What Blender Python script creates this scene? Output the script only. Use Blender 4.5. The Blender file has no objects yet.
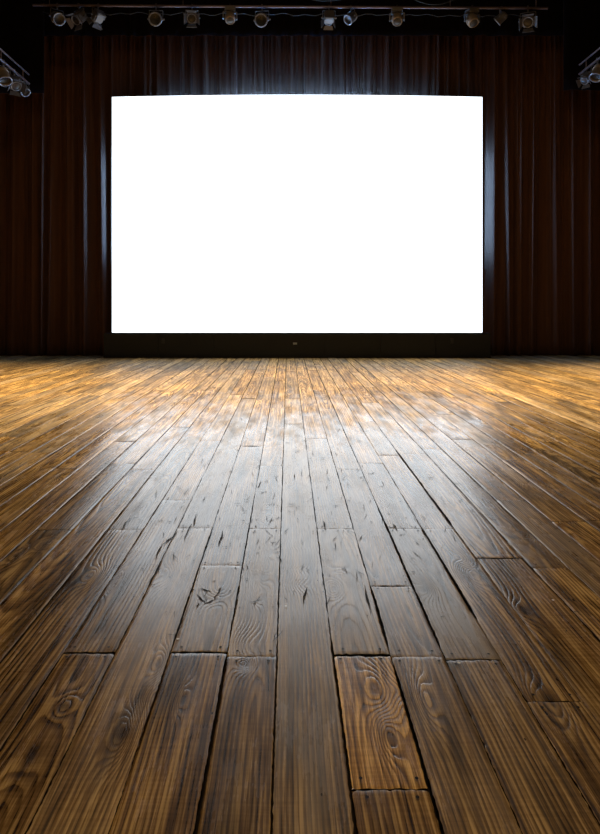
import bpy, bmesh, math, random
import numpy as np
from mathutils import Vector, Matrix

random.seed(11)
rng = np.random.default_rng(5)
S = bpy.context.scene
COL = S.collection
PI = math.pi

# ---------------------------------------------------------------- camera
F, HOR, VPX, CH = 620.0, 305.0, 288.0, 1.2
cam_d = bpy.data.cameras.new('camera')
cam = bpy.data.objects.new('camera', cam_d)
COL.objects.link(cam)
cam.location = (0, 0, CH)
cam.rotation_euler = (PI / 2, 0, 0)
cam_d.sensor_fit = 'AUTO'
cam_d.sensor_width = 36
cam_d.lens = 36 * F / 834
cam_d.shift_y = -(417 - HOR) / 834
cam_d.shift_x = (300 - VPX) / 834
cam_d.clip_start = 0.05
S.camera = cam
vs = S.view_settings
vs.view_transform = 'Standard'
vs.look = 'None'
vs.exposure = 0.0
vs.gamma = 1
vs.use_curve_mapping = False


def onfloor(px, py):
    Y = F * CH / (py - HOR)
    return (px - VPX) / F * Y, Y


def at(px, py, Y):
    return ((px - VPX) / F * Y, Y, CH + (HOR - py) / F * Y)


# ---------------------------------------------------------------- node helpers
class NT:
    def __init__(s, name):
        s.m = bpy.data.materials.new(name)
        s.m.use_nodes = True
        s.t = s.m.node_tree
        s.t.nodes.clear()
        s.out = s.t.nodes.new('ShaderNodeOutputMaterial')
        s.bsdf = s.t.nodes.new('ShaderNodeBsdfPrincipled')
        s.t.links.new(s.bsdf.outputs[0], s.out.inputs[0])

    def n(s, kind, **kw):
        nd = s.t.nodes.new('ShaderNode' + kind)
        for k, v in kw.items():
            setattr(nd, k, v)
        return nd

    def put(s, sock, v):
        if isinstance(v, bpy.types.NodeSocket):
            s.t.links.new(v, sock)
        else:
            sock.default_value = v

    def math(s, op, a, b=0.0, c=0.0, clamp=False):
        nd = s.n('Math', operation=op, use_clamp=clamp)
        s.put(nd.inputs[0], a)
        s.put(nd.inputs[1], b)
        s.put(nd.inputs[2], c)
        return nd.outputs[0]

    def mix(s, f, a, b, mode='MIX'):
        nd = s.n('Mix', data_type='RGBA', blend_type=mode)
        s.put(nd.inputs[0], f)
        s.put(nd.inputs[6], a if not isinstance(a, tuple) else (*a, 1)[:4])
        s.put(nd.inputs[7], b if not isinstance(b, tuple) else (*b, 1)[:4])
        return nd.outputs[2]

    def ramp(s, f, stops):
        nd = s.n('ValToRGB')
        els = nd.color_ramp.elements
        while len(els) < len(stops):
            els.new(0.5)
        for e, (p, c) in zip(els, stops):
            e.position = p
            e.color = (c, c, c, 1) if not isinstance(c, tuple) else (*c, 1)
        s.put(nd.inputs[0], f)
        return nd.outputs[0]

    def noise(s, vec, scale, detail=2, rough=.5, dist=0.0):
        nd = s.n('TexNoise')
        s.put(nd.inputs['Vector'], vec)
        nd.inputs['Scale'].default_value = scale
        nd.inputs['Detail'].default_value = detail
        nd.inputs['Roughness'].default_value = rough
        nd.inputs['Distortion'].default_value = dist
        return nd.outputs[0]

    def scaled(s, vec, sc):
        nd = s.n('VectorMath', operation='MULTIPLY')
        s.put(nd.inputs[0], vec)
        nd.inputs[1].default_value = sc
        return nd.outputs[0]

    def set(s, name, v):
        if isinstance(v, tuple) and len(v) == 3:
            v = (*v, 1)
        s.put(s.bsdf.inputs[name], v)


def plain(name, col, rough=.5, metal=0.0, var=.25, scale=30, bump=0.0, spec=.5):
    t = NT(name)
    tc = t.n('TexCoord').outputs['Object']
    nz = t.noise(tc, scale, 4)
    lo = tuple(c * (1 - var) for c in col)
    hi = tuple(min(1, c * (1 + var)) for c in col)
    t.set('Base Color', t.mix(nz, lo, hi))
    t.set('Roughness', t.math('MULTIPLY_ADD', nz, .2, rough - .1))
    t.set('Metallic', metal)
    t.set('Specular IOR Level', spec)
    if bump:
        b = t.n('Bump')
        b.inputs['Strength'].default_value = bump
        b.inputs['Distance'].default_value = .01
        t.put(b.inputs['Height'], nz)
        t.set('Normal', b.outputs[0])
    return t.m


def emissive(name, col, strength):
    t = NT(name)
    tc = t.n('TexCoord').outputs['Object']
    nz = t.noise(tc, 2.0, 1)
    t.set('Base Color', (.02, .02, .02))
    t.set('Roughness', .5)
    t.set('Emission Color', t.mix(nz, tuple(c * .98 for c in col), col))
    t.set('Emission Strength', strength)
    return t.m


# ---------------------------------------------------------------- object helpers
def obj(name, me, mats, parent=None, smooth=False):
    if isinstance(me, bmesh.types.BMesh):
        m = bpy.data.meshes.new(name)
        me.normal_update()
        me.to_mesh(m)
        me.free()
        me = m
    o = bpy.data.objects.new(name, me)
    COL.objects.link(o)
    for m in (mats if isinstance(mats, (list, tuple)) else [mats]):
        me.materials.append(m)
    if smooth:
        me.polygons.foreach_set('use_smooth', [True] * len(me.polygons))
    if parent:
        o.parent = parent
    return o


def empty(name, loc=(0, 0, 0), rz=0.0):
    o = bpy.data.objects.new(name, None)
    COL.objects.link(o)
    o.location = loc
    o.rotation_euler = (0, 0, rz)
    o.empty_display_size = .1
    return o


def tag(o, label, cat, group=None):
    o['label'] = label
    o['category'] = cat
    if group:
        o['group'] = group
    return o


def box(bm, c, s, rot=None, bev=0.0, mi=0):
    g = bmesh.ops.create_cube(bm, size=1)
    vs_ = g['verts']
    M = Matrix.Translation(Vector(c)) @ (rot.to_4x4() if rot else Matrix.Identity(4)) @ Matrix.Diagonal((*s, 1))
    bmesh.ops.transform(bm, matrix=M, verts=vs_)
    fs = {f for v in vs_ for f in v.link_faces}
    if bev:
        es = {e for v in vs_ for e in v.link_edges}
        r = bmesh.ops.bevel(bm, geom=list(es), offset=bev, segments=2, affect='EDGES')
        fs = set(r['faces']) | {f for f in fs if f.is_valid}
    for f in fs:
        f.material_index = mi
    return bm


def cyl(bm, a, b, r0, r1=None, seg=16, cap=True):
    a, b = Vector(a), Vector(b)
    r1 = r0 if r1 is None else r1
    d = (b - a)
    q = d.to_track_quat('Z', 'Y').to_matrix()
    ra = [bm.verts.new(a + q @ Vector((r0 * math.cos(t), r0 * math.sin(t), 0))) for t in [2 * PI * i / seg for i in range(seg)]]
    rb = [bm.verts.new(b + q @ Vector((r1 * math.cos(t), r1 * math.sin(t), 0))) for t in [2 * PI * i / seg for i in range(seg)]]
    for i in range(seg):
        bm.faces.new((ra[i], ra[(i + 1) % seg], rb[(i + 1) % seg], rb[i]))
    if cap:
        bm.faces.new(ra[::-1])
        bm.faces.new(rb)


def lathe(bm, prof, seg=24, M=Matrix.Identity(4)):
    """profile of (radius, height) turned about z"""
    rings = []
    for r, z in prof:
        rings.append([bm.verts.new(M @ Vector((r * math.cos(2 * PI * i / seg), r * math.sin(2 * PI * i / seg), z))) for i in range(seg)])
    for A, B in zip(rings, rings[1:]):
        for i in range(seg):
            bm.faces.new((A[i], A[(i + 1) % seg], B[(i + 1) % seg], B[i]))
    return rings


def path_tube(bm, pts, r, seg=8):
    pts = [Vector(p) for p in pts]
    prev = None
    for i, p in enumerate(pts):
        d = (pts[min(i + 1, len(pts) - 1)] - pts[max(i - 1, 0)]).normalized()
        up = Vector((0, 0, 1)) if abs(d.z) < .95 else Vector((0, 1, 0))
        x = d.cross(up).normalized()
        y = x.cross(d)
        ring = [bm.verts.new(p + r * (math.cos(t) * x + math.sin(t) * y)) for t in [2 * PI * k / seg for k in range(seg)]]
        if prev:
            for k in range(seg):
                bm.faces.new((prev[k], prev[(k + 1) % seg], ring[(k + 1) % seg], ring[k]))
        else:
            bm.faces.new(ring[::-1])
        prev = ring
    bm.faces.new(prev)


# ================================================================= FLOOR
def wood_material():
    t = NT('floor_wood')
    at_ = t.n('Attribute', attribute_name='grain')
    sep = t.n('SeparateColor')
    t.put(sep.inputs[0], at_.outputs['Color'])
    phase, knot, tone = sep.outputs[0], sep.outputs[1], sep.outputs[2]
    hue = at_.outputs['Alpha']
    uv = t.n('UVMap', uv_map='board').outputs[0]
    pos = t.n('TexCoord').outputs['Object']
    fine = t.noise(t.scaled(uv, (260, 7, 1)), 1, 3, .6)
    streak = t.noise(t.scaled(uv, (38, 1.3, 1)), 1, 4, .6)
    blotch = t.noise(t.scaled(uv, (9, 1.2, 1)), 1, 4, .6, .5)
    cross = t.noise(t.scaled(uv, (5, 90, 1)), 1, 3, .55)
    big = t.noise(t.scaled(pos, (1, 1, 0)), 0.9, 3)
    ph = t.math('ADD', phase, t.math('MULTIPLY', t.math('SUBTRACT', streak, .5), .55))
    ph = t.math('ADD', ph, t.math('MULTIPLY', t.math('SUBTRACT', blotch, .5), .9))
    fr = t.math('FRACT', ph)
    ring = t.ramp(fr, [(0, .0), (.10, .85), (.30, 1), (.55, .7), (.82, .1), (1, .0)])
    # some zones show strong rings, others hardly any
    strength = t.ramp(t.noise(t.scaled(uv, (5, .8, 1)), 1, 2), [(.36, .4), (.60, .95)])
    ringv = t.mix(strength, (.62, .62, .62), ring)
    fib = t.math('MULTIPLY_ADD', fine, 1.3, -.65)
    stv = t.math('MULTIPLY_ADD', streak, 2.1, -1.05)
    ls = t.math('MULTIPLY_ADD', t.noise(t.scaled(uv, (42, .16, 1)), 1, 3, .6), 1.2, -.6)
    crv = t.math('MULTIPLY_ADD', cross, .35, -.175)
    v = t.math('ADD', t.math('MULTIPLY', ringv, .62), t.math('ADD', fib, t.math('ADD', t.math('ADD', stv, ls), crv)))
    v = t.math('ADD', v, .15, clamp=True)
    dark = t.mix(hue, (.036, .022, .011), (.040, .018, .005))
    mid = t.mix(hue, (.22, .145, .072), (.27, .145, .040))
    lite = t.mix(hue, (.56, .42, .24), (.70, .45, .16))
    c = t.mix(t.math('MULTIPLY', v, 2, clamp=True), dark, mid)
    c = t.mix(t.math('MULTIPLY_ADD', v, 2, -1, clamp=True), c, lite)
    # grime blotches
    gr = t.ramp(blotch, [(.32, .38), (.5, 1.0), (.75, 1.12)])
    c = t.mix(1.0, c, gr, 'MULTIPLY')
    gb = t.ramp(big, [(.3, .65), (.7, 1.15)])
    c = t.mix(1.0, c, gb, 'MULTIPLY')
    # pale scuffed wood, stronger where the hue value is low
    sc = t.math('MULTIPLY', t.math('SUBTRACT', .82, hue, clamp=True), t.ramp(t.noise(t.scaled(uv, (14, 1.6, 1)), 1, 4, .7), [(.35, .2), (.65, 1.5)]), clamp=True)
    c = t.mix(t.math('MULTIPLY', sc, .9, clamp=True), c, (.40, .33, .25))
    tn = t.n('CombineColor')
    for i in range(3):
        t.put(tn.inputs[i], tone)
    c = t.mix(1.0, c, tn.outputs[0], 'MULTIPLY')
    # knots: dark heartwood
    c = t.mix(t.math('MULTIPLY', knot, .85, clamp=True), c, (.018, .009, .004))
    # pits and worm holes
    vo = t.n('TexVoronoi', feature='F1')
    t.put(vo.inputs['Vector'], t.scaled(uv, (13, 6, 1)))
    vo.inputs['Scale'].default_value = 1
    pit = t.math('LESS_THAN', vo.outputs['Distance'], t.math('MULTIPLY_ADD', t.noise(pos, 3, 1), .16, -.045))
    c = t.mix(t.math('MULTIPLY', pit, .85), c, (.012, .007, .004))
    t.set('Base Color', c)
    # worn varnish
    wear = t.noise(t.scaled(uv, (7, 2, 1)), 1, 5, .65)
    r = t.math('MULTIPLY_ADD', wear, .34, .05)
    r = t.math('ADD', r, t.math('MULTIPLY', fine, .06))
    # varnish is worn off towards the back of the stage
    sx = t.n('SeparateXYZ')
    t.put(sx.inputs[0], pos)
    back = t.math('MULTIPLY_ADD', sx.outputs[1], .32, -1.78)
    back = t.math('ADD', back, t.math('MULTIPLY_ADD', wear, 1.6, -.8), clamp=True)
    r = t.math('MULTIPLY_ADD', back, .34, r)
    t.set('Roughness', r)
    t.set('Specular IOR Level', t.math('MULTIPLY_ADD', back, -.46, .58))
    b = t.n('Bump')
    b.inputs['Strength'].default_value = .5
    b.inputs['Distance'].default_value = .0022
    h = t.math('ADD', t.math('MULTIPLY', ringv, .5), t.math('MULTIPLY', fine, .5))
    h = t.math('ADD', h, t.math('MULTIPLY', blotch, 1.2))
    h = t.math('SUBTRACT', h, t.math('MULTIPLY', pit, .8))
    t.put(b.inputs['Height'], h)
    t.set('Normal', b.outputs[0])
    return t.m


EDGES = [-1.345, -1.155, -.967, -.776, -.596, -.407, -.210, -.038, .155, .352, .534, .721, .893, 1.115, 1.280, 1.460]
while EDGES[0] > -8.2:
    EDGES.insert(0, EDGES[0] - .185 - random.uniform(-.012, .012))
while EDGES[-1] < 8.4:
    EDGES.append(EDGES[-1] + .185 + random.uniform(-.012, .012))
YN, YF = .75, 15.1


def yj(py):
    return F * CH / (py - HOR)


KEYJ = {  # left edge of board -> (rows of butt joints in the near part)
    -1.345: [(530, .010)], -1.155: [(690, .003), (470, .002)], -.967: [(530, .0025)], -.776: [(653, .012), (500, .002)],
    -.596: [(528, .003)], -.407: [(653, .009), (566, .0015)], -.210: [(657, .006), (529, .003)],
    -.038: [(424, .003)], .155: [(655, .012), (529, .003), (789, .006)], .352: [(657, .003), (586, .002), (470, .002)],
    .534: [(660, .006), (529, .003)], .721: [(702, .003), (529, .003), (455, .003)], .893: [(558, .003)], 1.115: [(568, .003)],
    1.280: [(500, .003)],
}
# half-gap of each seam, as (from Y, to Y, width)
SEAM = {-.210: [(0, 2.2, .0100), (2.2, 4, .006)], -.407: [(0, 2.1, .003), (2.1, 3.4, .007)], .155: [(0, 2.3, .0085), (2.3, 5, .005)],
        .352: [(0, 2.12, .0100), (2.12, 2.7, .0125), (2.7, 6, .005)], .534: [(2.1, 3.8, .009)], .721: [(2.3, 3.4, .013), (3.4, 7, .004)],
        .893: [(3.3, 5.2, .014)], -.038: [(0, 9, .0055)], -.776: [(0, 2.2, .006), (3, 5, .005)], -.596: [(0, 3, .004)],
        -1.155: [(3.3, 7, .006)], 1.115: [(2, 7, .005)], -.967: [(0, 2.5, .005)]}


def gap_at(edge, Y):
    far = np.random.default_rng(int(abs(edge) * 1000)).uniform(.0004, .0016)
    g = .0030 + far * np.clip(Y - 3.5, 0, 8)
    for k, lst in SEAM.items():
        if abs(k - edge) < 1e-6:
            for a, b, w in lst:
                g = np.maximum(g, np.where((Y > a) & (Y < b), w, 0) * np.clip(np.minimum((Y - a) / .15, (b - Y) / .15), 0, 1))
    return g


# knots / eyes taken from the place: px, py, strength, su, sv, dark
KN = [(160, 664, 5, .030, .10, .5), (124, 733, 6, .035, .11, .9), (150, 700, -3, .03, .12, 0), (245, 664, 5, .028, .040, .35),
      (245, 645, 3, .06, .10, 0), (258, 600, 2.5, .02, .05, .8), (92, 576, 4, .04, .10, .4), (378, 690, 5, .045, .13, .0),
      (388, 735, -4, .03, .09, .6), (64, 706, 3, .03, .06, .8), (470, 574, 5, .05, .13, .5), (462, 560, -3, .04, .08, .2),
      (400, 690, 2.5, .03, .06, .3), (182, 700, 3, .018, .07, .3), (168, 575, 4, .05, .12, .5), (425, 700, 4, .03, .12, 0),
      (300, 585, 2, .05, .05, .15), (296, 545, 1.5, .05, .02, .35), (298, 570, 1.5, .05, .02, .35), (258, 576, 2, .04, .03, .6),
      (340, 571, 2, .03, .02, .6), (350, 530, 1.5, .03, .05, .2), (215, 600, 3, .05, .05, .3), (385, 505, 2, .03, .05, .3),
      (330, 455, 2, .04, .1, .2), (520, 610, 3, .04, .1, .3), (540, 700, 3, .04, .1, .2), (30, 760, 2, .04, .1, .3)]
KN = [(*onfloor(a, b), c, d, e, f) for a, b, c, d, e, f in KN]
# tone and warmth of the boards near the viewer: px, py, tone, warmth
OV = [(362, 720, 1.30, 1.0), (362, 800, .8, .9), (305, 750, .95, .85), (250, 740, .72, .8), (200, 740, .88, 1.0), (140, 740, 1.0, .7),
      (60, 740, .72, .9), (20, 800, .8, .9), (420, 740, .62, .75), (470, 740, .95, .7), (360, 645, 1.15, .9), (245, 600, .9, .5),
      (300, 560, .9, .5), (355, 560, .95, .4), (400, 620, .95, .7), (205, 610, .9, .6), (150, 560, .8, .3), (520, 740, .85, .7),
      (95, 620, .8, .8), (60, 600, .75, .9), (440, 570, .75, .3), (500, 640, .95, .8), (560, 640, .9, .9)]
OV = [(*onfloor(a, b), c, d) for a, b, c, d in OV]


def wob(y, seed, k=1.0):
    r = np.random.default_rng(seed)
    out = np.zeros_like(y)
    for i, f in enumerate((.9, 2.1, 4.7, 9.0)):
        out = out + np.sin(y * f * k + r.uniform(0, 6.28)) / (i + 1) ** 1.3
    return out


def build_floor():
    V, Fc, MI, G, UV = [], [], [], [], []
    nv = 0
    # plank rows, denser near the viewer
    rows = [YN]
    while rows[-1] < YF:
        y = rows[-1]
        rows.append(y + min(.16, max(.012, y * y / (F * CH) * 3.2)))
    rows = np.array(rows)
    bid = 0
    for bi in range(len(EDGES) - 1):
        e0, e1 = EDGES[bi], EDGES[bi + 1]
        key = [k for k in KEYJ if abs(k - e0) < 1e-6]
        js = [(yj(p), g) for p, g in KEYJ[key[0]]] if key else []
        if not js:
            y = YN + random.uniform(.3, 1.8)
            while y < 3.6:
                js.append((y, random.choice((.001, .002, .003))))
                y += random.uniform(1.2, 2.4)
        y = max([j[0] for j in js] + [3.0]) + random.uniform(1.2, 3.0)
        while y < YF - .4:
            js.append((y, random.choice((.0008, .001, .002))))
            y += random.uniform(1.6, 4.0)
        js.sort()
        cuts = [(YN, 0)] + js + [(YF, 0)]
        near = abs((e0 + e1) / 2) < 2.6
        nu = 14 if near else 6
        us = np.linspace(0, 1, nu + 1)
        us = np.concatenate([[0, .018], us[1:-1], [.982, 1]])
        for (ya, ga), (yb, gb) in zip(cuts, cuts[1:]):
            bid += 1
            yy = rows[(rows > ya + .012) & (rows < yb - .012)]
            yy = np.concatenate([[ya + ga / 2, ya + ga / 2 + .004], yy, [yb - gb / 2 - .004, yb - gb / 2]])
            n, m = len(yy), len(us)
            s = 1000 + bid
            r = np.random.default_rng(s)
            jit = .0011
            la = e0 + gap_at(e0, yy) / 2 + jit * wob(yy, s, 9) * .5 + .0008 * r.standard_normal(n)
            lb = e1 - gap_at(e1, yy) / 2 + jit * wob(yy, s + 7, 9) * .5 + .0008 * r.standard_normal(n)
            X = la[:, None] + (lb - la)[:, None] * us[None, :]
            Y = np.repeat(yy[:, None], m, 1)
            # ragged plank ends
            Y[0] += .0015 * r.standard_normal(m)
            Y[-1] += .0015 * r.standard_normal(m)
            zoff = r.uniform(-.0012, .0012)
            tilt = r.uniform(-.004, .004)
            uc = X - (e0 + e1) / 2
            crown = r.uniform(-.0015, .0022)
            Z = zoff + tilt * uc + crown * (1 - (uc / .09) ** 2) + .0007 * wob(Y, s + 3, 2)
            Z[:, 0] -= .0016
            Z[:, -1] -= .0016
            Z[0] -= .0004
            Z[-1] -= .0004
            # growth rings
            kind = r.uniform()
            sp = r.uniform(.011, .018)
            vc = r.uniform(ya, yb)
            if kind < .55:
                u0 = r.uniform(-.05, .05) + .012 * wob(Y, s + 11, .9)
                zz = r.uniform(.0, .05) + r.choice([-1, 1]) * r.uniform(.03, .07) * (Y - vc) + .010 * wob(Y, s + 13, 1.6)
                sp *= 1.05
            else:
                u0 = r.choice([-1, 1]) * r.uniform(.12, .25) + .006 * wob(Y, s + 11, 1.1)
                zz = r.uniform(.02, .08) + .02 * (Y - vc)
            ph = np.hypot(uc - u0, zz) / sp
            kn = np.zeros_like(ph)
            cx = (e0 + e1) / 2
            lk = [k for k in KN if e0 < k[0] < e1 and ya < k[1] < yb]
            for q in range(r.poisson((yb - ya) * .55)):
                ky = r.uniform(ya, yb)
                if ky > 2.6 or not lk:
                    lk.append((cx + r.uniform(-.07, .07), ky, r.choice([-1, 1]) * r.uniform(2, 5), r.uniform(.015, .04), r.uniform(.05, .12), r.uniform(.2, 1)))
            for kx, ky, A, su, sv, dk in lk:
                du, dv = (X - kx), (Y - ky)
                d2 = (du / su) ** 2 + (dv / sv) ** 2
                ph = ph + A * np.exp(-d2) + A * .35 * np.exp(-d2 / 6)
                kn = np.maximum(kn, dk * np.exp(-((du / (su * .55)) ** 2 + (dv / (sv * .38)) ** 2) ** 1.5))
            ph = ph + 30
            tone, hue = r.uniform(.72, 1.18), r.uniform(.6, 1)
            if abs(cx) > 1.9:
                tone = r.choice([.7, .85, 1.0, 1.15, 1.4]) * r.uniform(.9, 1.1)
            elif ya > 3.4:
                tone = r.uniform(.92, 1.25)
            for ox, oy, ot, oh in OV:
                if e0 < ox < e1 and ya < oy < yb:
                    tone, hue = ot, oh
            # hue drops towards the middle of the stage, so boards there are greyer
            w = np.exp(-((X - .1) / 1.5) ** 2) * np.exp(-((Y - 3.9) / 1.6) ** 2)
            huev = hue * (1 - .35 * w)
            # top
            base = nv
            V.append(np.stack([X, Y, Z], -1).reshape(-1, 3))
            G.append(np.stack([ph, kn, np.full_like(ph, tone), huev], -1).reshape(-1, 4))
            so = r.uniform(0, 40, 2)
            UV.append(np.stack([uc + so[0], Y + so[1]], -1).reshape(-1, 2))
            nv += n * m
            idx = base + np.arange(n * m).reshape(n, m)
            q = np.stack([idx[:-1, :-1], idx[:-1, 1:], idx[1:, 1:], idx[1:, :-1]], -1).reshape(-1, 4)
            Fc.append(q)
            MI.append(np.zeros(len(q), int))
            # skirts round the plank
            ringi = np.concatenate([idx[0, :], idx[1:, -1], idx[-1, -2::-1], idx[-2:0:-1, 0]])
            top = np.concatenate(V[-1:])[ringi - base]
            low = top.copy()
            low[:, 2] = -.024
            k = len(ringi)
            V.append(top)
            V.append(low)
            gg = G[-1][ringi - base].copy()
            uu = UV[-1][ringi - base]
            G += [gg, gg]
            UV += [uu, uu]
            ti = nv + np.arange(k)
            li = ti + k
            nv += 2 * k
            q = np.stack([ti, li, np.roll(li, -1), np.roll(ti, -1)], -1)
            Fc.append(q)
            MI.append(np.ones(k, int))
    # sub-floor
    def quad(p, mi, g=(0, 0, 1, 1)):
        nonlocal nv
        V.append(np.array(p, float))
        G.append(np.tile(np.array(g, float), (4, 1)))
        UV.append(np.array(p, float)[:, :2])
        Fc.append(np.arange(nv, nv + 4)[None])
        MI.append(np.array([mi]))
        nv += 4
    quad([(EDGES[0], YN, -.0235), (EDGES[-1], YN, -.0235), (EDGES[-1], YF, -.0235), (EDGES[0], YF, -.0235)], 1)
    # cracks, dents and nail heads
    def strip(x, y, L, w, ang):
        c, s_ = math.cos(ang), math.sin(ang)
        k = 5
        pts = []
        off = 0
        for i in range(k + 1):
            tt = i / k
            ww = w * math.sin(PI * (.08 + .84 * tt)) / 2 * random.uniform(.5, 1.3)
            off += random.uniform(-1, 1) * w * .7
            pts.append((tt * L - L / 2, off, ww))
        for (a, oa, wa), (b, ob, wb) in zip(pts, pts[1:]):
            P = []
            for l_, o_ in ((a, oa - wa), (b, ob - wb), (b, ob + wb), (a, oa + wa)):
                P.append((x + s_ * l_ + c * o_, y + c * l_ - s_ * o_, .0042))
            quad(P[::-1], 2)
    for i in range(300):
        py = random.triangular(385, 655, 520)
        px = 288 + random.gauss(0, 1) * (40 + (py - 380) * .55)
        x, y = onfloor(px, py)
        e = min(abs(x - k) for k in EDGES)
        sc = min(1.6, y / 3.2)
        if random.random() < .65:
            strip(x, y, random.uniform(.015, .13) * sc, random.uniform(.002, .0042), random.gauss(0, .25))
        else:
            strip(x, y, random.uniform(.01, .045) * sc, random.uniform(.003, .008) * sc, PI / 2 + random.gauss(0, .3))
    # the curled crack marks left of the middle
    for (a, b, c, d) in ((197, 596, 204, 604), (204, 604, 214, 600), (214, 600, 219, 588), (200, 590, 210, 593), (198, 604, 196, 608),
                         (185, 540, 193, 525), (193, 525, 199, 514), (121, 530, 130, 519), (130, 519, 139, 517), (150, 585, 162, 560),
                         (156, 560, 164, 545), (163, 545, 178, 533), (308, 589, 306, 604), (366, 587, 374, 610), (218, 545, 222, 532),
                         (384, 527, 396, 529), (392, 524, 398, 531), (324, 522, 326, 530), (261, 482, 258, 488)):
        x0, y0 = onfloor(a, b)
        x1, y1 = onfloor(c, d)
        strip((x0 + x1) / 2, (y0 + y1) / 2, math.hypot(x1 - x0, y1 - y0) * 1.1, .0080, math.atan2(x1 - x0, y1 - y0))
    def disc(x, y, r, mi):
        nonlocal nv
        a = np.linspace(0, 2 * PI, 9)[:-1]
        P = np.stack([x + r * np.cos(a), y + r * np.sin(a), np.full(8, .0045)], -1)
        c = np.array([[x, y, .0045]])
        V.append(np.concatenate([P, c]))
        G.append(np.tile(np.array([0, 0, 1, 1.]), (9, 1)))
        UV.append(V[-1][:, :2])
        for i in range(0, 8, 2):
            Fc.append(np.array([[nv + i, nv + i + 1, nv + (i + 2) % 8, nv + 8]]))
            MI.append(np.array([mi]))
        nv += 9
    for e0, e1 in zip(EDGES, EDGES[1:]):
        if abs(e0) > 2.5:
            continue
        y = 2.5 + random.uniform(0, .3)
        while y < 7:
            for x in (e0 + .03, e1 - .03):
                if random.random() < .75:
                    disc(x + random.uniform(-.008, .008), y + random.uniform(-.01, .01), random.uniform(.0028, .0045), 2)
            y += random.choice((.5, .61, .4))
        for k, lst in KEYJ.items():
            if abs(k - e0) < 1e-6:
                for p, g in lst:
                    for s_ in (-.03, .03):
                        for x in (e0 + .03, e1 - .03):
                            disc(x + random.uniform(-.008, .008), yj(p) + s_, .005, 2)
    for px, py in ((286, 607), (178, 640), (553, 601), (459, 664)):
        disc(*onfloor(px, py), .0055, 3)
    V = np.concatenate(V)
    Fc = np.concatenate(Fc)
    MI = np.concatenate(MI)
    G = np.concatenate(G)
    UV = np.concatenate(UV)
    me = bpy.data.meshes.new('floor')
    me.vertices.add(len(V))
    me.vertices.foreach_set('co', V.astype(np.float32).ravel())
    me.loops.add(len(Fc) * 4)
    me.loops.foreach_set('vertex_index', Fc.astype(np.int32).ravel())
    me.polygons.add(len(Fc))
    me.polygons.foreach_set('loop_start', (np.arange(len(Fc)) * 4).astype(np.int32))
    me.polygons.foreach_set('material_index', MI.astype(np.int32))
    me.polygons.foreach_set('use_smooth', (MI == 0))
    at_ = me.attributes.new('grain', 'FLOAT_COLOR', 'POINT')
    at_.data.foreach_set('color', G.astype(np.float32).ravel())
    uvl = me.uv_layers.new(name='board')
    uvl.data.foreach_set('uv', UV[Fc.ravel()].astype(np.float32).ravel())
    me.update(calc_edges=True)
    side = plain('plank_side', (.012, .008, .005), .9, var=.3, spec=.1)
    crack = plain('crack_dirt', (.012, .009, .007), .8, var=.3, spec=.2)
    nail = plain('nail_head', (.75, .72, .68), .35, var=.1)
    o = obj('floor', me, [wood_material(), side, crack, nail])
    o['kind'] = 'structure'
    return o


build_floor()

# ================================================================= ROOM
M_wall = plain('black_paint_wall', (.012, .011, .012), .9, var=.3, scale=4, spec=.15)
M_ceil = plain('black_paint_ceiling', (.010, .010, .010), .95, var=.3, scale=4, spec=.1)


def struct(name, c, s, m):
    bm = bmesh.new()
    box(bm, c, s)
    o = obj(name, bm, m)
    o['kind'] = 'structure'
    return o


struct('wall_back', (0.1, 15.2, 4.7), (16.8, .2, 9.4), M_wall)
struct('wall_left', (-8.35, 6.5, 4.7), (.2, 17.2, 9.4), M_wall)
struct('wall_right', (8.55, 6.5, 4.7), (.2, 17.2, 9.4), M_wall)
struct('ceiling', (0.1, 6.5, 9.45), (16.8, 17.6, .1), M_ceil)

# ================================================================= CURTAINS
def velvet(name, col):
    t = NT(name)
    tc = t.n('TexCoord').outputs['Object']
    n1 = t.noise(t.scaled(tc, (9, 9, .4)), 1, 4)
    n2 = t.noise(tc, 180, 2)
    c = t.mix(n1, tuple(k * .55 for k in col), tuple(k * 1.5 for k in col))
    t.set('Base Color', c)
    t.set('Roughness', .85)
    t.set('Specular IOR Level', .05)
    t.set('Sheen Weight', .2)
    t.set('Sheen Roughness', .4)
    t.set('Sheen Tint', (.55, .35, .28))
    b = t.n('Bump')
    b.inputs['Strength'].default_value = .3
    b.inputs['Distance'].default_value = .004
    t.put(b.inputs['Height'], n2)
    t.set('Normal', b.outputs[0])
    return t.m


M_cur = velvet('dark_red_velvet', (.082, .040, .024))
M_blk = velvet('black_velvet', (.004, .003, .004))


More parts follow.
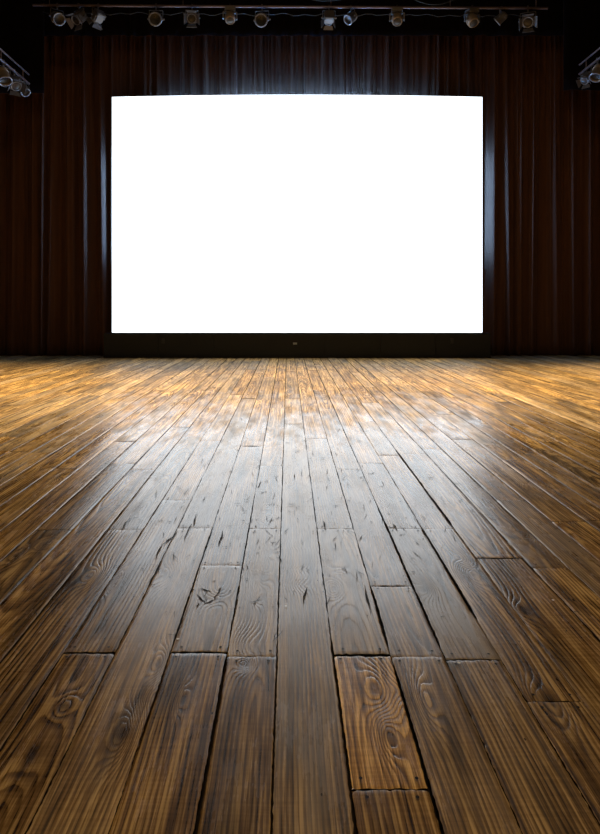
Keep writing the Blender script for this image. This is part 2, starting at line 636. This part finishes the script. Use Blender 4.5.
def drape(name, x0, x1, yc, z0, z1, seed, mat, fine=.11, coarse=.30, amp=.13, dx=.012, th=.012, along='x', nz=26):
    r = random.Random(seed)
    # irregular fold positions -> phase function, cumulative
    def phases(step):
        xs, ps = [-9.0], [0]
        while xs[-1] < 9.0:
            xs.append(xs[-1] + step * r.uniform(.55, 1.5))
            ps.append(ps[-1] + 1)
        return np.array(xs), np.array(ps)
    fa = phases(fine)
    ca = phases(coarse)
    n = int((x1 - x0) / dx) + 1
    X = np.linspace(x0, x1, n)
    ncamp = [r.uniform(.5, 1.25) for _ in range(len(ca[0]) + 2)]
    drift = [r.uniform(-.16, .16) for _ in range(len(ca[0]) + 2)]
    rows = []
    for k in range(nz + 1):
        f = k / nz                      # 0 bottom .. 1 top
        z = z0 + (z1 - z0) * f
        dr = np.interp(X, ca[0], drift[:len(ca[0])]) * (1 - f) ** 1.2
        Xd = X + dr
        pc = np.interp(Xd, ca[0], ca[1])
        am = np.interp(Xd, ca[0], ncamp[:len(ca[0])])
        pf = np.interp(X + dr * .5, fa[0], fa[1])
        wf = .25 + .75 * max(0, min(1, (f - .45) / .45))
        sc = np.sin(2 * PI * pc)
        sc = np.sign(sc) * np.abs(sc) ** .75
        d = amp * (am * sc * (1.0 - .55 * (wf - .25)) * .9 + .42 * wf * np.sin(2 * PI * pf))
        rows.append(np.stack([X, yc + d, np.full(n, z) + (0.006 * np.sin(pc * 3) if k == 0 else 0)], -1))
    R = np.array(rows)
    Rb = R.copy()
    Rb[..., 1] += th
    m = nz + 1
    V = np.concatenate([R.reshape(-1, 3), Rb.reshape(-1, 3)])
    idx = np.arange(m * n).reshape(m, n)
    q = np.stack([idx[:-1, :-1], idx[:-1, 1:], idx[1:, 1:], idx[1:, :-1]], -1).reshape(-1, 4)
    qb = q[:, ::-1] + m * n
    o_ = m * n
    rim = np.concatenate([idx[0, :], idx[1:, -1], idx[-1, -2::-1], idx[-2:0:-1, 0]])
    rn = np.roll(rim, -1)
    qr = np.stack([rim, rim + o_, rn + o_, rn], -1)
    if along == 'y':
        V = V[:, [1, 0, 2]]
    me = bpy.data.meshes.new(name)
    me.from_pydata(V.tolist(), [], np.concatenate([q, qb, qr]).tolist())
    me.update()
    o = obj(name, me, mat, smooth=True)
    return o


SY = 14.1   # face of the screen
c1 = drape('stage_curtain', -7.6, .199, 14.66, .012, 8.6, 3, M_cur)
tag(c1, 'dark red velvet stage curtain hanging behind the left half of the screen', 'curtain')
c2 = drape('stage_curtain', .201, 7.9, 14.66, .012, 8.6, 3, M_cur)
tag(c2, 'dark red velvet stage curtain hanging behind the right half of the screen', 'curtain')
b1 = drape('border_curtain', -7.6, 7.9, 14.05, at(0, 35.5, 14.05)[2], 8.7, 21, M_blk, fine=.2, coarse=.5, amp=.03, dx=.03, nz=8)
tag(b1, 'long black border curtain hanging across the top of the stage behind the lights', 'curtain')
w1 = drape('masking_drape', -8.0, -5.42, 13.75, at(0, 93, 13.75)[2], 8.7, 31, M_blk, fine=.2, coarse=.5, amp=.03, dx=.03, nz=8)
tag(w1, 'short black masking drape in the upper left corner of the stage', 'curtain')
w2 = drape('masking_drape', 6.12, 8.2, 13.75, at(0, 90, 13.75)[2], 8.7, 32, M_blk, fine=.2, coarse=.5, amp=.03, dx=.03, nz=8)
tag(w2, 'short black masking drape in the upper right corner of the stage', 'curtain')

# ================================================================= SCREEN
M_scr = emissive('lit_screen', (.85, .93, 1.0), 2.8)
M_bez = plain('screen_bezel', (.004, .004, .006), .5, var=.2)
M_halo = emissive('added_halo', (.15, .42, 1.0), 190)  # added glow that stands in for the bloom around the screen
M_halo2 = emissive('added_halo_dim', (.15, .42, 1.0), 60)
xl, xr = at(112, 0, SY)[0], at(482.3, 0, SY)[0]
zb, zt = at(0, 332.5, SY)[2], at(0, 97, SY)[2]
BOW = .05
scr = empty('cinema_screen', ((xl + xr) / 2, SY + .1, zb))
tag(scr, 'huge glowing blank white screen standing in front of the dark red curtain', 'screen')
W2, H2 = (xr - xl) / 2, zt - zb


def outline(off, nseg=32):
    pts = [(-W2 - off, -off), (W2 + off, -off)]
    for i in range(nseg + 1):
        t_ = 1 - 2 * i / nseg
        pts.append((t_ * (W2 + off), H2 + off + BOW * (1 - t_ * t_)))
    return pts


def slab(name, off, y0, y1, mat):
    bm = bmesh.new()
    A = [bm.verts.new((x, y0, z)) for x, z in outline(off)]
    B = [bm.verts.new((x, y1, z)) for x, z in outline(off)]
    bm.faces.new(A)
    bm.faces.new(B[::-1])
    for i in range(len(A)):
        j = (i + 1) % len(A)
        bm.faces.new((A[j], A[i], B[i], B[j]))
    return obj(name, bm, mat, scr)


slab('display_panel', 0, -.10, -.07, M_scr)
slab('rear_housing', .012, -.069, .12, M_bez)
for (c, s, m_) in (((0.0, .24, H2 + .015), (3.6, .02, .05), M_halo), ((-2.5, .24, H2 + .01), (1.3, .02, .05), M_halo2), ((2.5, .24, H2 + .01), (1.3, .02, .05), M_halo2), ((-W2 + .03, .24, H2 * .56), (.06, .02, 2.4), M_halo), ((W2 - .03, .24, H2 * .56), (.06, .02, 2.4), M_halo)):  # added strips hidden behind the screen, throwing a blue halo on the curtain
    bm = bmesh.new()
    box(bm, c, s, bev=.004)
    obj('added_halo_strip', bm, m_, scr)

# plinth under the screen
M_pl = plain('plinth_black', (.005, .007, .011), .5, var=.3, scale=6)
M_pt = plain('grey_plate', (.42, .44, .46), .4)
M_dk = plain('black_socket', (.03, .03, .035), .4)
base = empty('screen_plinth', ((xl + xr) / 2, SY + .05, 0))
tag(base, 'long black plinth on the wooden floor under the glowing screen', 'plinth')
pw = (W2 * 2 + .36)
npan = 7
bm = bmesh.new()
box(bm, (0, .06, .285), (pw - .02, .26, .54))
obj('plinth_core', bm, M_bez, base)
for i in range(npan):
    w = pw / npan
    bm = bmesh.new()
    box(bm, (-pw / 2 + w * (i + .5), -.085, .285), (w - .012, .02, .52), bev=.004)
    obj('front_panel', bm, M_pl, base)
bm = bmesh.new()
box(bm, (0, -.10, .022), (pw, .03, .035), bev=.004)
obj('kick_board', bm, M_pl, base)
px_, _, pz_ = at(295, 343.5, SY - .05)
cx0 = (xl + xr) / 2
bm = bmesh.new()
box(bm, (px_ - cx0, -.102, pz_), (.09, .012, .045), bev=.003)
pl = obj('name_plate', bm, M_pt, base)
pl['label'] = 'small pale metal plate in the middle of the plinth'
for px, py in ((452, 341), (163, 341)):
    bm = bmesh.new()
    X_, _, Z_ = at(px, py, SY - .05)
    box(bm, (X_ - cx0, -.10, Z_), (.07, .018, .12), bev=.006)
    cyl(bm, (X_ - cx0, -.108, Z_), (X_ - cx0, -.118, Z_), .022, seg=16)
    obj('wall_socket', bm, M_dk, base)

# ================================================================= LIGHT RIG
M_pipe = plain('steel_pipe', (.15, .11, .11), .4, .6)
M_body = plain('cast_fixture_body', (.11, .10, .095), .42, .25)
M_bodyw = plain('pale_fixture_body', (.26, .20, .14), .45, .1)
M_yoke = plain('yoke_steel', (.13, .12, .115), .45, .5)
M_glass = plain('lens_glass', (.03, .03, .032), .3, 0, var=.1)
M_rim = plain('lens_rim', (.22, .22, .23), .4, .5)
M_cable = plain('black_cable', (.008, .008, .008), .6)


def pipe(a, b, r, mat=M_pipe):
    bm = bmesh.new()
    cyl(bm, a, b, r, seg=16)
    return bm


RY = 13.0
RZ = at(0, 7, RY)[2]
rig = empty('lighting_pipe', ((-5.2 + 5.4) / 2, RY, RZ))
tag(rig, 'long horizontal steel lighting pipe across the top of the stage', 'lighting pipe')
XO = .1
bm = bmesh.new()
zl = at(0, 5.2, RY)[2] - RZ
zr = at(0, 8.2, RY)[2] - RZ
cyl(bm, (-5.35 - XO, 0, zl), (5.45 - XO, 0, zr), .026, seg=20)
obj('main_pipe', bm, M_pipe, rig)
for x in (-5.0, -2.2, .9, 3.4, 5.2):
    bm = bmesh.new()
    cyl(bm, (x - XO, 0, zl + (zr - zl) * (x + 5.35) / 10.8 + .02), (x - XO, 0, 9.38 - RZ), .008, seg=8)
    obj('hanger_rod', bm, M_pipe, rig)
# second low cable rail the fixtures' cables run along
bm = bmesh.new()
pts = []
for i in range(90):
    x = -5.2 + i * .118
    pts.append((x, RY + .15, RZ + zl + (zr - zl) * (x + 5.35) / 10.8 - .07 - .035 * abs(math.sin(i * .37)) - .02 * math.sin(i * 1.7)))
path_tube(bm, pts, .009, 6)
cb = obj('power_cable', bm, M_cable, smooth=True)
tag(cb, 'thin black power cable looping along under the overhead lighting pipe', 'cable')
for k, (a, b, h, lab) in enumerate(((-.2, 1.8, .26, 'slack black cable looping above the middle of the lighting pipe'), (2.3, 3.9, .34, 'slack black cable looping above the right part of the lighting pipe'))):
    bm = bmesh.new()
    pts = [(a + (b - a) * i / 30, RY + .12, RZ + .42 - h * math.sin(PI * i / 30) + .03) for i in range(31)]
    path_tube(bm, pts, .012, 8)
    tag(obj('slack_cable', bm, M_cable, smooth=True), lab, 'cable')


def clamp_and_yoke(root, w, drop, mat=M_yoke):
    """hook clamp round the pipe (pipe at z=0) and the U shaped yoke below"""
    bm = bmesh.new()
    pts = [(0, .04 * math.cos(t), .04 * math.sin(t)) for t in [(-.6 + 1.45 * i / 12) * PI for i in range(13)]]
    path_tube(bm, pts, .010, 8)
    cyl(bm, (0, 0, -.03), (0, 0, -.09), .013, seg=12)
    cyl(bm, (0, -.02, -.05), (0, -.09, -.05), .006, seg=8)
    obj('hook_clamp', bm, M_yoke, root, True)
    bm = bmesh.new()
    box(bm, (0, 0, -.092), (w, .032, .007), bev=.002)
    for s in (-1, 1):
        box(bm, (s * w / 2, 0, -.092 - drop / 2), (.007, .032, drop), bev=.002)
    obj('yoke', bm, mat, root)
    for s in (-1, 1):
        bm = bmesh.new()
        cyl(bm, (s * (w / 2 - .012), 0, -.092 - drop * .86), (s * (w / 2 + .035), 0, -.092 - drop * .86), .017, seg=12)
        obj('tilt_knob', bm, mat, root)
    return -.092 - drop * .86


def par_can(tilt=.6, body=None, scale=1.0):
    root = empty('par_can')
    body = body or M_body
    zc = clamp_and_yoke(root, .27 * scale, .20 * scale)
    M = Matrix.Translation((0, 0, zc)) @ Matrix.Rotation(tilt, 4, 'X') @ Matrix.Scale(scale, 4)
    bm = bmesh.new()
    prof = [(0, .16), (.05, .16), (.075, .145), (.088, .11), (.115, .05), (.118, -.10), (.126, -.105), (.126, -.125), (.112, -.125), (.108, -.09)]
    lathe(bm, prof, 28, M)
    for k in range(6):
        z = .125 - k * .012
        lathe(bm, [(.088 + k * .004, z), (.100 + k * .004, z + .002), (.100 + k * .004, z + .005), (.088 + k * .004, z + .007)], 20, M)
    obj('can', bm, body, root, True)
    bm = bmesh.new()
    lathe(bm, [(0, -.075), (.05, -.080), (.09, -.088), (.108, -.092)], 24, M)
    obj('lens', bm, M_glass, root, True)
    bm = bmesh.new()
    lathe(bm, [(.104, -.122), (.130, -.122), (.134, -.130), (.104, -.132), (.104, -.122)], 28, M)
    obj('lens_rim', bm, M_rim, root, True)
    return root


def fresnel(tilt=.5, pan=0, doors=True):
    root = empty('fresnel_spotlight')
    zc = clamp_and_yoke(root, .29, .19)
    M = Matrix.Translation((0, 0, zc)) @ Matrix.Rotation(tilt, 4, 'X')
    bm = bmesh.new()
    box(bm, (0, 0, .01), (.22, .21, .24), bev=.03)
    for k in range(5):
        box(bm, (0, 0, .05 + k * .018), (.226, .216, .005))
    bmesh.ops.transform(bm, matrix=M, verts=bm.verts)
    obj('housing', bm, M_body, root)
    bm = bmesh.new()
    lathe(bm, [(.085, -.112), (.102, -.112), (.102, -.135), (.085, -.135), (.085, -.112)], 28, M)
    obj('lens_rim', bm, M_rim, root, True)
    bm = bmesh.new()
    lathe(bm, [(0, -.130), (.03, -.128), (.06, -.122), (.085, -.114)], 24, M)
    obj('lens', bm, M_glass, root, True)
    if doors:
        for k in range(4):
            bm = bmesh.new()
            R = Matrix.Rotation(k * PI / 2, 4, 'Z')
            pts = [(-.085, .112, -.125), (.085, .112, -.125), (.115, .165, -.205), (-.115, .165, -.205)]
            va = [bm.verts.new(M @ R @ Vector(p)) for p in pts]
            vb = [bm.verts.new(M @ R @ (Vector(p) + Vector((0, .004, .003)))) for p in pts]
            bm.faces.new(va)
            bm.faces.new(vb[::-1])
            for i in range(4):
                bm.faces.new((va[(i + 1) % 4], va[i], vb[i], vb[(i + 1) % 4]))
            obj('barn_door', bm, M_yoke, root)
    return root


def moving_head(tilt=.5):
    root = empty('moving_head_light')
    bm = bmesh.new()
    pts = [(0, .04 * math.cos(t), .04 * math.sin(t)) for t in [(-.6 + 1.45 * i / 12) * PI for i in range(13)]]
    path_tube(bm, pts, .010, 8)
    obj('hook_clamp', bm, M_yoke, root, True)
    bm = bmesh.new()
    box(bm, (0, 0, -.075), (.22, .18, .075), bev=.012)
    obj('base_box', bm, M_body, root)
    bm = bmesh.new()
    box(bm, (0, 0, -.128), (.30, .07, .024), bev=.008)
    for s in (-1, 1):
        box(bm, (s * .14, 0, -.20), (.026, .07, .15), bev=.008)
    obj('yoke', bm, M_yoke, root)
    M = Matrix.Translation((0, 0, -.235)) @ Matrix.Rotation(tilt, 4, 'X')
    bm = bmesh.new()
    lathe(bm, [(0, .125), (.06, .122), (.092, .095), (.108, .04), (.112, -.03), (.10, -.10), (.082, -.125), (.078, -.105)], 24, M)
    obj('lamp_head', bm, M_bodyw, root, True)
    bm = bmesh.new()
    lathe(bm, [(0, -.128), (.04, -.124), (.08, -.108)], 24, M)
    obj('lens', bm, M_glass, root, True)
    return root


def copy_tree(o, parent=None):
    c = o.copy()
    COL.objects.link(c)
    c.parent = parent
    for ch in list(o.children):
        copy_tree(ch, c)
    return c


def rigz(x):
    return RZ + zl + (zr - zl) * (x + 5.35) / 10.8


FIX = [  # px, kind, tilt, yaw, scale, label
    (57, 'par', -1.05, .75, 1.0, 'spotlight turned to the side, leftmost on the overhead pipe'),
    (79, 'fres', -.75, -.55, 1.0, 'barn door spotlight second from the left on the overhead pipe'),
    (98, 'fres', .9, .9, .92, 'spotlight third from the left on the overhead pipe, facing inward'),
    (156, 'par', -1.15, 0.05, 1.05, 'round spotlight facing out above the upper left corner of the screen'),
    (192, 'fres', -1.0, .10, .95, 'square spotlight with a round lens, between a round spotlight and a pale moving head'),
    (230, 'head', -.6, .15, 1.0, 'pale moving head light hanging left of the middle of the overhead pipe'),
    (262, 'par', -1.1, -.12, 1.05, 'round spotlight with a bright lens rim, just left of the middle of the pipe'),
    (329, 'fres', 1.25, .05, .9, 'boxy spotlight with its back showing, just right of the middle of the pipe'),
    (351, 'par', -.9, -1.0, .85, 'tilted spotlight beside the boxy one right of the middle of the pipe'),
    (397, 'head', -.7, -.1, 1.05, 'pale moving head light hanging alone above the right part of the screen'),
    (472, 'head', -.65, .2, 1.1, 'pale moving head light above the upper right corner of the screen'),
    (501, 'par', .95, 1.0, .8, 'small spotlight turned away, second from the right end of the pipe'),
    (528, 'fres', -.95, -.35, 1.05, 'barn door spotlight at the far right end of the overhead pipe'),
]
for px, kind, tilt, yaw, sc, lab in FIX:
    o = {'par': lambda: par_can(tilt), 'fres': lambda: fresnel(tilt), 'head': lambda: moving_head(tilt)}[kind]()
    x = at(px, 0, RY)[0]
    o.location = (x, RY, rigz(x))
    o.rotation_euler = (0, 0, yaw)
    o.scale = (sc, sc, sc)
    tag(o, lab, 'stage light', 'stage lights on the overhead pipe')

# side pipes with their lamps
for X, z, labp, lst in ((-5.6, 5.98, 'short steel side pipe running towards the viewer at the left edge',
                         [(12.2, 'par', -.5, 1.0, 1.05, M_bodyw, 'nearest of the spotlights on the left side pipe, at the very edge'),
                          (12.68, 'fres', -.9, .8, 1.0, None, 'middle spotlight on the left side pipe'),
                          (13.15, 'par', -.7, .9, .8, None, 'small spotlight at the far end of the left side pipe')]),
                        (6.3, 6.19, 'short steel side pipe running towards the viewer at the right edge',
                         [(12.62, 'par', -.5, -1.0, 1.0, M_bodyw, 'nearer spotlight on the right side pipe, pale body'),
                          (13.1, 'fres', -.8, -.9, .8, None, 'spotlight at the far end of the right side pipe')])):
    sp = empty('side_pipe', (X, 11, z))
    tag(sp, labp, 'lighting pipe')
    bm = bmesh.new()
    cyl(bm, (0, -2.2, 0), (0, 2.4, 0), .026, seg=16)
    obj('main_pipe', bm, M_pipe, sp)
    bm = bmesh.new()
    cyl(bm, (0, -2.2, .20), (0, 2.4, .20), .018, seg=16)
    obj('upper_pipe', bm, M_pipe, sp)
    for yy in (-1.9, -.9, .1, 1.1, 2.1):
        bm = bmesh.new()
        cyl(bm, (0, yy, 0), (0, yy, .20), .010, seg=8)
        obj('truss_brace', bm, M_pipe, sp)
    for yy in (-1.9, .4):
        bm = bmesh.new()
        cyl(bm, (0, yy, .20), (0, yy, 9.38 - z), .010, seg=8)
        obj('hanger_rod', bm, M_pipe, sp)
    for yy, kind, tilt, yaw, sc, bd, lab in lst:
        o = par_can(tilt, bd) if kind == 'par' else fresnel(tilt)
        o.location = (X, yy, z)
        o.rotation_euler = (0, 0, yaw + PI / 2 * 0)
        o.scale = (sc, sc, sc)
        tag(o, lab, 'stage light', 'stage lights on the side pipes')

# ================================================================= LIGHTS
def area(name, loc, target, size, power, col, size_y=None, spread=None):
    d = bpy.data.lights.new(name, 'AREA')
    d.shape = 'RECTANGLE'
    d.size = size
    d.size_y = size_y or size
    d.energy = power
    d.color = col
    if spread:
        d.spread = spread
    o = bpy.data.objects.new(name, d)
    COL.objects.link(o)
    o.location = loc
    o.rotation_euler = (Vector(target) - Vector(loc)).to_track_quat('-Z', 'Y').to_euler()
    return o


def spot(name, loc, target, ang, power, col, blend=.8, r=.12):
    d = bpy.data.lights.new(name, 'SPOT')
    d.energy = power
    d.color = col
    d.spot_size = math.radians(ang)
    d.spot_blend = blend
    d.shadow_soft_size = r
    o = bpy.data.objects.new(name, d)
    COL.objects.link(o)
    o.location = loc
    o.rotation_euler = (Vector(target) - Vector(loc)).to_track_quat('-Z', 'Y').to_euler()
    return o


AMB = (1.0, .77, .44)
spot('stage_wash', (-4.6, 11.4, 8.6), (-5.2, 8.6, 0), 62, 7000, AMB, 1)
spot('stage_wash', (5.0, 11.4, 8.6), (5.6, 8.6, 0), 62, 7000, AMB, 1)
spot('stage_wash', (.2, 11.4, 8.6), (.2, 8.8, 0), 58, 5600, AMB, 1)
area('added_front_fill', (.3, 1.0, 8.8), (.3, 3.5, 0), 2.5, 250, (1.0, .70, .36))  # added fill above the viewer to brighten the near floor, no fixture there

w = bpy.data.worlds.new('world')
S.world = w
w.use_nodes = True
bg = w.node_tree.nodes['Background']
bg.inputs[0].default_value = (.5, .4, .35, 1)
bg.inputs[1].default_value = .01
